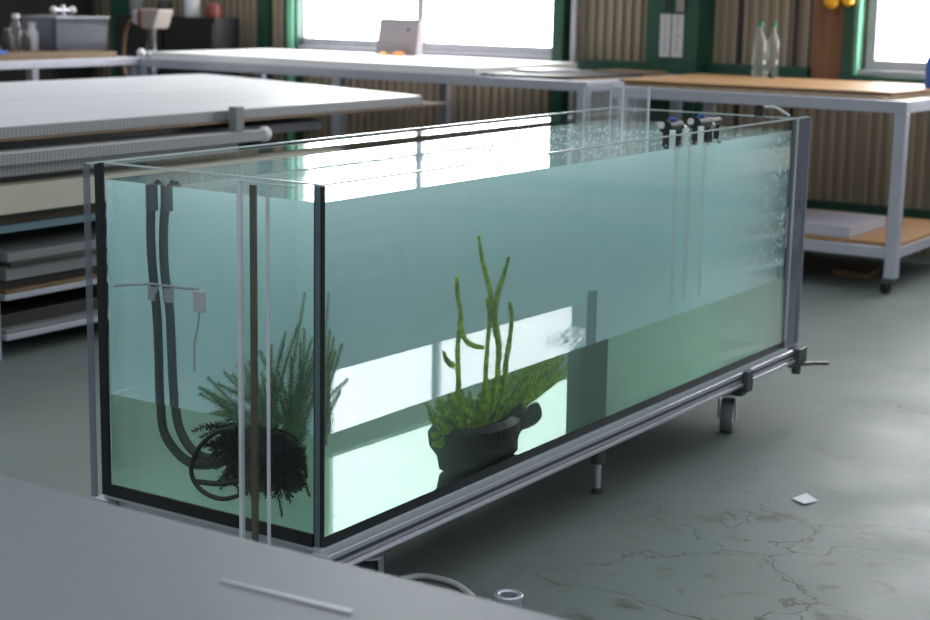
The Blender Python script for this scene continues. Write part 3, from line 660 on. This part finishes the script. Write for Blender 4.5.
# leaning notebook box at the window
p = aY(379, 48, 8.10); q = aY(420, 48, 8.10); b_ = thing('cardboard_box', ((p.x+q.x)/2, 8.08, .9355), 'grey cardboard box standing upright before the left window', 'box')
bm = B(); zt2 = aY(400, 20, 8.10).z
v = box(bm, (p.x, 8.06, .9357), (q.x, 8.12, zt2)); v[4].co.y += .03; v[5].co.y += .03; v[6].co.y += .03; v[7].co.y += .03; v[4].co.x += .012; obj('carton', bm, M['cardboard'], b_, bev=.003)
bx('dark_top_edge', (p.x+.012, 8.088, zt2), (q.x-.005, 8.150, zt2+.006), M['dkboard'], b_)
k = p.lerp(q, .76); bm = B(); lathe(bm, (k.x, 8.083, .9357+.73*(zt2-.9357)), [(0, 0), (.010, 0), (.009, .004), (0, .005)], 14, Vector((0, -1, .05))); obj('dark_spot', bm, M['black'], b_, True)
k = p.lerp(q, .78); bm = B(); lathe(bm, (k.x-.02, 8.00, .9357), [(0, 0), (.038, 0), (.042, .012), (.030, .022), (0, .026)], 18); tag(obj('orange_tool', bm, M['orange'], None, True), 'rounded orange plastic piece lying at the foot of the grey box', 'plastic piece')
k = p.lerp(q, .45); bm = B(); lathe(bm, (k.x-.01, 7.97, .9357), [(0, 0), (.022, 0), (.024, .012), (.014, .018), (0, .02)], 16); tag(obj('yellow_tool', bm, M['yellow'], None, True), 'small yellow plastic piece on the white board by the grey box', 'plastic piece')
# plywood on the rolling bench
quad_board('plywood_sheet', [Vector((-3.80, 7.20, 0)), Vector((-2.48, 7.20, 0)), Vector((-2.42, 8.14, 0)), Vector((-3.80, 8.14, 0))], .8785, .892, M['ply_edge'], 'lower pale plywood sheet on the rolling bench', 'plywood', 'sheets on the rolling bench')
quad_board('plywood_sheet', [Vector((-3.81, 7.22, 0)), Vector((-2.53, 7.22, 0)), Vector((-2.45, 8.12, 0)), Vector((-3.81, 8.12, 0))], .8925, .899, M['dkboard'], 'thin dark sheet between the plywood on the rolling bench', 'sheet', 'sheets on the rolling bench')
quad_board('plywood_sheet', [Vector((-3.82, 7.19, 0)), Vector((-2.46, 7.24, 0)), Vector((-2.40, 8.10, 0)), Vector((-3.82, 8.10, 0))], .8995, .910, M['ply'], 'topmost orange tan plywood sheet on the rolling bench', 'plywood', 'sheets on the rolling bench')
quad_board('white_sheet', [Vector((-3.62, 7.21, 0)), Vector((-2.60, 7.21, 0)), Vector((-2.60, 7.70, 0)), Vector((-3.62, 7.70, 0))], .2325, .285, M['lilac'], 'thick pale slab on the lower shelf of the rolling bench', 'slab')
quad_board('floor_plank', [aZ(805, 285, 0)+Vector((0, .35, 0)), aZ(846, 289, 0)+Vector((0, .3, 0)), aZ(846, 286, 0)+Vector((0, .45, 0)), aZ(805, 283, 0)+Vector((0, .5, 0))], .001, .03, M['brown'], 'brown plank on the floor under the rolling bench', 'plank')
# bottles
def bottle(x, y, h, label, r=.036, cap='tealcap', m='bottle', z=.9105, group='clear bottles on the plywood'):
    c = thing('bottle', (x, y, z), label, 'bottle', group)
    bm = B(); lathe(bm, (x, y, z), [(0, .001), (r*.9, 0), (r, .01), (r, h*.30), (r*.93, h*.33), (r, h*.36), (r, h*.62), (r*.8, h*.70), (r*.36, h*.82), (r*.33, h*.93), (0, h*.93)], 22); obj('body', bm, M[m], c, True)
    bm = B(); lathe(bm, (x, y, z), [(0, h*.925), (r*.42, h*.925), (r*.42, h), (0, h)], 16); obj('cap', bm, M[cap], c, True)
pb = aY(758.5, 72, 8.0); bottle(pb.x, 8.0, .285, 'clear green-capped bottle on the plywood, left of the pair')
pb = aY(771, 72, 8.05); bottle(pb.x, 8.06, .282, 'clear green-capped bottle on the plywood, right of the pair', .033)
pb = aY(931, 76, 7.9); bottle(-2.437+.0, 7.75, .20, 'blue bottle at the right edge of the rolling bench', .035, 'bluep', 'bluep', .9105, None)
bm = B(); lathe(bm, (aY(771, 72, 7.97).x, 7.97, .9105), [(0, 0), (.016, 0), (.018, .014), (.012, .026), (0, .028)], 14); tag(obj('black_cap', bm, M['black'], None, True), 'small black cap at the foot of the two bottles', 'cap')
# notices on the green column
cx = -4.215
a_ = aY(661, 14, 8.219); b_ = aY(672, 14, 8.219); c_ = aY(684, 14, 8.219); zt2 = a_.z; zb2 = aY(672, 57, 8.219).z
for k, (xa_, xb_) in enumerate(((a_.x, b_.x-.005), (b_.x+.005, c_.x))):
    t = thing('paper_sign', (xa_, 8.219, zb2), ['left white printed notice strip on the green column', 'right white printed notice strip on the green column'][k], 'notice', 'notices on the green column')
    bx('sheet', (xa_, 8.2165, zb2), (xb_, 8.2195, zt2), M['plastic'], t)
    bm = B(); w_ = xb_-xa_
    rr = random.Random(k)
    for j in range(15):
        z = zt2-.012-j*(zt2-zb2-.03)/15; box(bm, (xa_+w_*(.25+.1*rr.random()), 8.2155, z-.005), (xa_+w_*(.55+.25*rr.random()), 8.2164, z))
    obj('print', bm, M['print'], t)
zk = aY(680, 13, 8.2).z
k = aY(680, 6, 8.2); t = thing('hanging_tag', (k.x, 8.21, zk+.005), 'beige tag hanging above the right notice on the green column', 'tag')
bx('card', (k.x-.024, 8.200, zk+.006), (k.x+.024, 8.208, zk+.16), M['cream'], t, .002)
for j, x in enumerate((665, 670)):
    k = aY(x, 8, 8.2); bm = B(); tube(bm, smooth_path([(k.x, 8.205, zk+.008), (k.x+.004, 8.20, zk+.08), (k.x, 8.205, zk+.22)], 5), .0045, 8)
    tag(obj('cord', bm, M['black'], None, True), ['left black cord hanging above the notices', 'right black cord hanging above the notices'][j], 'cord', 'cords above the notices')
# yellow rounded things hung on the brown board
for j, (x, y, r) in enumerate(((831, -1, .043), (847.5, -1, .032))):
    k = aY(x, y, 8.32); t = thing('yellow_float', (k.x, 8.33, k.z), ['larger yellow rounded float hanging on the brown board', 'smaller bright yellow float hanging right of the larger one'][j], 'float', 'yellow floats')
    bm = B(); lathe(bm, (k.x, 8.335, k.z-r*1.2), [(0, 0), (r*.5, .006), (r*.9, r*.5), (r, r*1.1), (r*.85, r*1.8), (r*.3, r*2.3), (0, r*2.35)], 20); obj('body', bm, M['yellow'], t, True)
    bm = B(); tube(bm, [(k.x, 8.335, k.z+r*1.1), (k.x, 8.38, k.z+.3)], .004, 6); obj('hanging_cord', bm, M['black'], t, True)
# ---------------------------------------------------------------- left rack of panels
XF = -4.44
rk = thing('storage_rack', (-5.4, 4.9, 0), 'low metal rack left of the tank holding stacked panels and sheets', 'rack')
for x in (XF-.06, -6.3):
    for y in (3.79, 6.0): bx('leg', (x, y, 0), (x+.032, y+.032, .42), M['alu'], rk, .003)
for z, zz in ((.068, .022), (.213, .022)):
    for x in (XF-.055, -6.295): bx('long_rail', (x, 3.835, z), (x+.04, 6.0, z+zz), M['alu'], rk, .003)
    for y in (3.795, 6.003): bx('cross_rail', (-6.25, y, z), (XF-.06, y+.04, z+zz), M['alu'], rk, .003)
for y in (3.795, 6.003): bx('cross_rail', (-6.25, y, .42), (XF-.06, y+.04, .45), M['alu'], rk, .003)
pg = 'panels and sheets stored on the rack'
def sheet(nm, x1, y1, z0, z1, m, label, cat='panel', x0=-6.35, y0=3.2, skin=None, slant=0):
    bm = B(); prism(bm, [(x0, y0), (x1, y0), (x1-slant, y1), (x0, y1)], z0, z1)
    o = obj(nm, bm, [m, skin] if skin else m, bev=0 if skin else .002)
    if skin:
        for f in o.data.polygons:
            if abs(f.normal.z) > .9: f.material_index = 1
    return tag(o, label, cat, pg)
# below, in the shelves (bottom to top)
sheet('flat_sheet', XF-.02, 5.9, .091, .105, M['greyboard'], 'lowest grey sheet on the bottom rails of the rack', y0=3.84)
sheet('flat_sheet', XF-.07, 5.9, .1055, .15, M['dkboard'], 'thick dark sheet in the bottom bay of the rack', y0=3.84)
sheet('flat_sheet', XF-.015, 5.95, .2355, .250, M['brown'], 'dark brown sheet directly on the middle rails of the rack', y0=3.84)
sheet('flat_sheet', XF-.05, 5.95, .2505, .285, M['dkboard'], 'black sheet in the middle bay of the rack', y0=3.84)
sheet('flat_sheet', XF-.01, 5.95, .2855, .335, M['greyboard'], 'thick mid grey panel in the middle bay of the rack', y0=3.84)
sheet('flat_sheet', XF+.01, 5.9, .3355, .352, M['dkboard'], 'thin charcoal sheet above the thick grey panel', y0=3.84)
sheet('flat_sheet', XF-.00, 5.9, .3525, .385, M['greyboard'], 'grey panel directly below the upper rails of the rack', y0=3.84)
sheet('flat_sheet', XF-.04, 6.1, .4505, .478, M['blueboard'], 'blue grey sheet in the upper bay of the rack', y0=3.3)
sheet('flat_sheet', XF-.07, 6.1, .4785, .500, M['brown'], 'brown edged sheet above the blue grey one', y0=3.3)
sheet('flat_sheet', XF-.03, 6.1, .5005, .530, M['dkboard'], 'black sheet under the cream board on the rack', y0=3.3)
sheet('flat_sheet', XF+.04, 5.7, .5305, .628, M['tanboard'], 'cream board sticking out of the rack under the perforated panels', y0=3.3)
sheet('dark_filler', XF-.06, 5.6, .6285, .655, M['black'], 'dark block of sheets beneath the lower perforated panel', y0=3.3)
sheet('perforated_panel', XF+.0, 5.06, .6555, .695, M['honey'], 'lower of the two perforated-edge panels stacked on the rack', y0=3.1, skin=M['panel_top'])
pp2 = sheet('perforated_panel', XF+.045, 5.18, .7005, .742, M['honey'], 'second perforated-edge panel, just under the dark gap', y0=3.1, skin=M['panel_top'])
sheet('dark_filler', XF-.10, 4.9, .7425, .778, M['black'], 'dark filler for the shaded gap below the top white panel', y0=3.1)  # added black layer, stands for the shade in the gap under the panel
sheet('long_board', XF+.0, 6.62, .7785, .788, M['brown'], 'long brown-edged board reaching past the white panel', y0=3.3, skin=M['matte'])
bm = B(); prism(bm, [(-6.5, 3.0), (XF, 3.0), (XF-.03, 6.42), (-6.46, 7.08)], .7885, .828)
o = obj('honeycomb_board', bm, [M['honey'], M['panel_top']])
for f in o.data.polygons:
    if abs(f.normal.z) > .9: f.material_index = 1
tag(o, 'large white panel on top of the rack', 'panel', pg)
px_ = aX(236, 122, XF+.02); bx_o = thing('corner_post', (px_.x, px_.y, .742), 'short grey post propping the white panel on the rack', 'post')
bx('block', (XF+.0015, px_.y-.025, .7425), (XF+.043, px_.y+.025, .845), M['greyboard'], bx_o, .003)
bm = B(); lathe(bm, (XF+.02, 5.203, .722), [(0, -.022), (.028, -.022), (.032, -.01), (.032, .012), (.022, .022), (0, .022)], 16, Vector((0, 1, 0))); obj('end_cap', bm, M['plastic'], pp2, True)
# little support under the long overhang
bm = B(); box(bm, (-6.3, 5.22, .6555), (-4.9, 6.2, .70)); tag(obj('blue_beam', bm, M['alu'], bev=.004), 'blue grey beam lying under the long board on the rack', 'beam', pg)
# ---------------------------------------------------------------- bench at the far left with its clutter
bench('side_bench', 'white-edged bench at the far left carrying a plastic tub', -8.0, -7.0, 4.9, 7.12, .90, (-7.94, -7.07), None, .045, 'alu', False)
bx_c = thing('wood_board', (-7.5, 6.2, .9005), 'pale brown board under the plastic tub on the side bench', 'board'); bx('plank', (-7.95, 5.0, .9005), (-7.03, 6.95, .935), M['brown'], bx_c, .003)
p = aX(56, 48, -7.25); q = aX(107, 47, -7.25); zt2 = aX(80, 17, -7.25).z; zb2 = .936
tb = thing('plastic_tub', ((-7.4), (p.y+q.y)/2, zb2), 'cloudy grey plastic tub on the side bench at the far left', 'tub')
def tubshape(bm, x0, x1, y0, y1, z0, z1, fl):
    rings = []
    for z, o in ((z0, 0), (z0+.02, .004), (z1, fl)):
        rings.append([bm.verts.new((x, y, z)) for x, y in ((x0-o, y0-o), (x1+o, y0-o), (x1+o, y1+o), (x0-o, y1+o))])
    for a, b in zip(rings, rings[1:]):
        for k in range(4): bm.faces.new((a[k], a[(k+1) % 4], b[(k+1) % 4], b[k]))
    bm.faces.new(rings[0][::-1])
bm = B(); tubshape(bm, -7.52, -7.25, p.y+.01, q.y-.01, zb2, zt2, .012); o = obj('body', bm, M['tubclear'], tb); s_ = o.modifiers.new('thick', 'SOLIDIFY'); s_.thickness = .006
bm = B()
for lo, hi in (((-7.54, p.y-.01, zt2-.008), (-7.526, q.y+.01, zt2+.004)), ((-7.244, p.y-.01, zt2-.008), (-7.23, q.y+.01, zt2+.004)), ((-7.526, p.y-.01, zt2-.008), (-7.244, p.y+.004, zt2+.004)), ((-7.526, q.y-.004, zt2-.008), (-7.244, q.y+.01, zt2+.004))): box(bm, lo, hi)
obj('rim', bm, M['greyboard'], tb)
jars = [(33, 24, .16, 'plastic', 'tall white-topped bottle left of the plastic tub'), (16.5, 30, .21, 'bottle', 'tall clear bottle near the left end of the side bench'), (23.5, 44, .11, 'dkboard', 'dark squat jar left of the plastic tub'), (8, 44, .13, 'dkboard', 'black jar at the left picture edge on the side bench')]
for x, y, h, m, lab in jars:
    k = aX(x, 48, -7.40); c = thing('jar', (k.x, k.y, .9355), lab, 'jar', 'jars and bottles by the tub')
    bm = B(); lathe(bm, (k.x, k.y, .9355), [(0, 0), (.034, 0), (.036, .008), (.036, h*.62), (.022, h*.78), (.018, h*.9), (0, h*.9)], 18); obj('body', bm, M[m], c, True)
    bm = B(); lathe(bm, (k.x, k.y, .9355), [(0, h*.88), (.022, h*.88), (.022, h), (0, h)], 14); obj('lid', bm, M['plastic' if m != 'dkboard' else 'greyboard'], c, True)
k = aX(63, 10, -7.62); c = thing('tap_stand', (k.x, k.y, .9355), 'metal tap with white knobs behind the plastic tub', 'tap')
zt3 = aX(63, 5, -7.62).z
bm = B(); tube(bm, [(k.x, k.y, .9355), (k.x, k.y, zt3)], .014, 10); tube(bm, [(k.x, k.y-.07, zt3-.03), (k.x, k.y+.07, zt3-.03)], .010, 10); obj('pipe', bm, M['steel'], c, True)
for s in (-1, 1): bm = B(); ball(bm, (k.x, k.y+.075*s, zt3-.03), .024, 2); obj('knob', bm, M['plastic'], c, True)
k = aX(4, 44, -7.05); bm = B(); box(bm, (-7.12, k.y-.07, .9355), (-7.04, k.y+.02, .955)); tag(obj('blue_tool', bm, M['bluep'], bev=.004), 'small blue tool at the front of the side bench', 'tool')
# shelf wall of clutter behind (dark)
c2 = thing('tall_cupboard', (-9.2, 8.2, 0), 'tall dark cupboard against the wall behind the plastic tub', 'cupboard')
bx('carcass', (-9.9, 7.95, 0), (-8.62, 8.29, 2.3), M['dkboard'], c2, .004)
for x in (-9.88, -9.25): bx('door', (x, 7.93, .08), (x+.61, 7.949, 2.25), M['dkboard'], c2, .003)
cl = thing('dark_cabinet', (-8.1, 8.2, 0), 'dark cabinet against the wall behind the bench machine', 'cabinet')
bx('carcass', (-8.15, 8.05, 0), (-7.25, 8.29, 1.12), M['black'], cl, .004)
for x in (-8.14, -7.69): bx('door', (x, 8.035, .08), (x+.43, 8.049, 1.08), M['black'], cl, .003)
cg = 'small items on top of the dark cabinet'
for j, (x, h, m, lab) in enumerate(((-8.05, .16, 'greyboard', 'grey canister at the left end of the dark cabinet top'), (-7.8, .10, 'dkboard', 'low dark box on the dark cabinet top'), (-7.55, .15, 'plastic', 'pale canister in the middle of the cabinet top'), (-7.36, .09, 'redp', 'small red canister at the right end of the cabinet top'))):
    bm = B(); lathe(bm, (x, 8.16, 1.1205), [(0, 0), (.05, 0), (.052, .01), (.052, h-.02), (.040, h), (0, h)], 18); tag(obj('canister', bm, M[m], None, True), lab, 'canister', cg)
cr = thing('tool_crate', (-7.2, 8.1, 0), 'low dark crate of tools on the floor beside the left window post', 'crate')
# bench machine (small press with cream head on a column)
mp = aY(152, 78, 7.45); mx_, my_ = mp.x, 7.45
zt4 = aY(152, 9, 7.45).z
dp = thing('drill_press', (mx_, my_, 0), 'pedestal drill press with a cream head between the two benches', 'machine')
bm = B(); lathe(bm, (mx_, my_, 0), [(0, 0), (.16, 0), (.16, .03), (.05, .05), (.028, .06), (.028, zt4-.08), (0, zt4-.08)], 20); obj('column', bm, M['steel'], dp, True)
zh = zt4-.13
bm = B(); box(bm, (mx_-.02, my_-.07, zh+.01), (mx_+.13, my_+.07, zt4)); vs_ = [v for v in bm.verts if v.co.x > mx_+.1 and v.co.z < zh+.05]
for v in vs_: v.co.x -= .05
obj('head', bm, M['cream'], dp, bev=.01)
bx('guard', (mx_-.045, my_-.075, zh+.02), (mx_-.018, my_+.07, zt4+.002), M['redp'], dp, .006)
bx('motor', (mx_-.11, my_-.06, zh+.03), (mx_-.05, my_+.06, zt4-.005), M['lilac'], dp, .02)
bm = B(); tube(bm, [(mx_+.02, my_-.02, zh+.02), (mx_+.02, my_-.02, zh-.12)], [.035, .02], 14); obj('chuck', bm, M['dark_steel'], dp, True)
bm = B(); tube(bm, smooth_path([(mx_-.14, my_-.03, zh+.06), (mx_-.20, my_-.03, zh-.05), (mx_-.20, my_-.03, zh-.27), (mx_-.05, my_-.03, zh-.31)], 6), .012, 8); obj('pipe', bm, M['brown'], dp, True)
bx('work_plate', (mx_-.13, my_-.12, zh-.34), (mx_+.11, my_+.10, zh-.315), M['dark_steel'], dp, .004)
bm = B(); tube(bm, [(mx_+.03, my_-.06, zh-.29), (mx_+.19, my_-.06, zh-.16)], .007, 8); ball(bm, (mx_+.19, my_-.06, zh-.16), .018, 2); obj('handle', bm, M['steel'], dp, True)
# small things at the left end of the wall bench
for j, (x, y, r, m, lab) in enumerate(((181, 47, .028, 'plastic', 'white round bulb at the left end of the wall bench'), (192, 48, .022, 'steel', 'small shiny steel ball beside the white bulb'))):
    k = aY(x, y, 7.16); bm = B(); ball(bm, ((-7.02, -6.955)[j], 7.14, .8935+r), r, 3); tag(obj('round_knob', bm, M[m], None, True), lab, 'knob', 'round knobs at the bench end')
bpy.data.objects.remove(cr)
# ---------------------------------------------------------------- light, camera, settings
w = bpy.data.worlds.new('world'); sc.world = w; w.use_nodes = True; nt = w.node_tree; nt.nodes.clear()
out = nt.nodes.new('ShaderNodeOutputWorld'); bg = nt.nodes.new('ShaderNodeBackground')
bg.inputs[0].default_value = (.86, .95, 1.0, 1); bg.inputs[1].default_value = 1.0
tcw = nt.nodes.new('ShaderNodeTexCoord'); sxw = nt.nodes.new('ShaderNodeSeparateXYZ'); nt.links.new(tcw.outputs['Generated'], sxw.inputs[0]); mw = nt.nodes.new('ShaderNodeMapRange'); nt.links.new(sxw.outputs['Z'], mw.inputs[0]); mw.inputs[1].default_value = -.1; mw.inputs[2].default_value = .9; mw.inputs[3].default_value = .27; mw.inputs[4].default_value = .92; nt.links.new(mw.outputs[0], bg.inputs[1]); nt.links.new(bg.outputs[0], out.inputs[0])
cam = bpy.data.cameras.new('camera'); co_ = bpy.data.objects.new('camera', cam); C.objects.link(co_); sc.camera = co_
cam.lens = LENS; cam.sensor_width = 36; cam.sensor_fit = 'HORIZONTAL'; cam.clip_start = .05
R = Matrix((CR, CU, -_fw)).transposed().to_4x4(); co_.matrix_world = Matrix.Translation(CO) @ R
cam.dof.use_dof = True; cam.dof.focus_distance = 3.45; cam.dof.aperture_fstop = 4.7
sc.view_settings.view_transform = 'Standard'; sc.view_settings.look = 'None'; sc.view_settings.exposure = .12; sc.view_settings.gamma = 1; sc.view_settings.use_curve_mapping = False
cy = sc.cycles
cy.max_bounces = 14; cy.transmission_bounces = 12; cy.glossy_bounces = 8; cy.diffuse_bounces = 4; cy.volume_bounces = 3; cy.transparent_max_bounces = 40
cy.use_denoising = True; cy.sample_clamp_indirect = 8; cy.blur_glossy = .3
try: cy.denoiser = 'OPENIMAGEDENOISE'
except Exception: pass
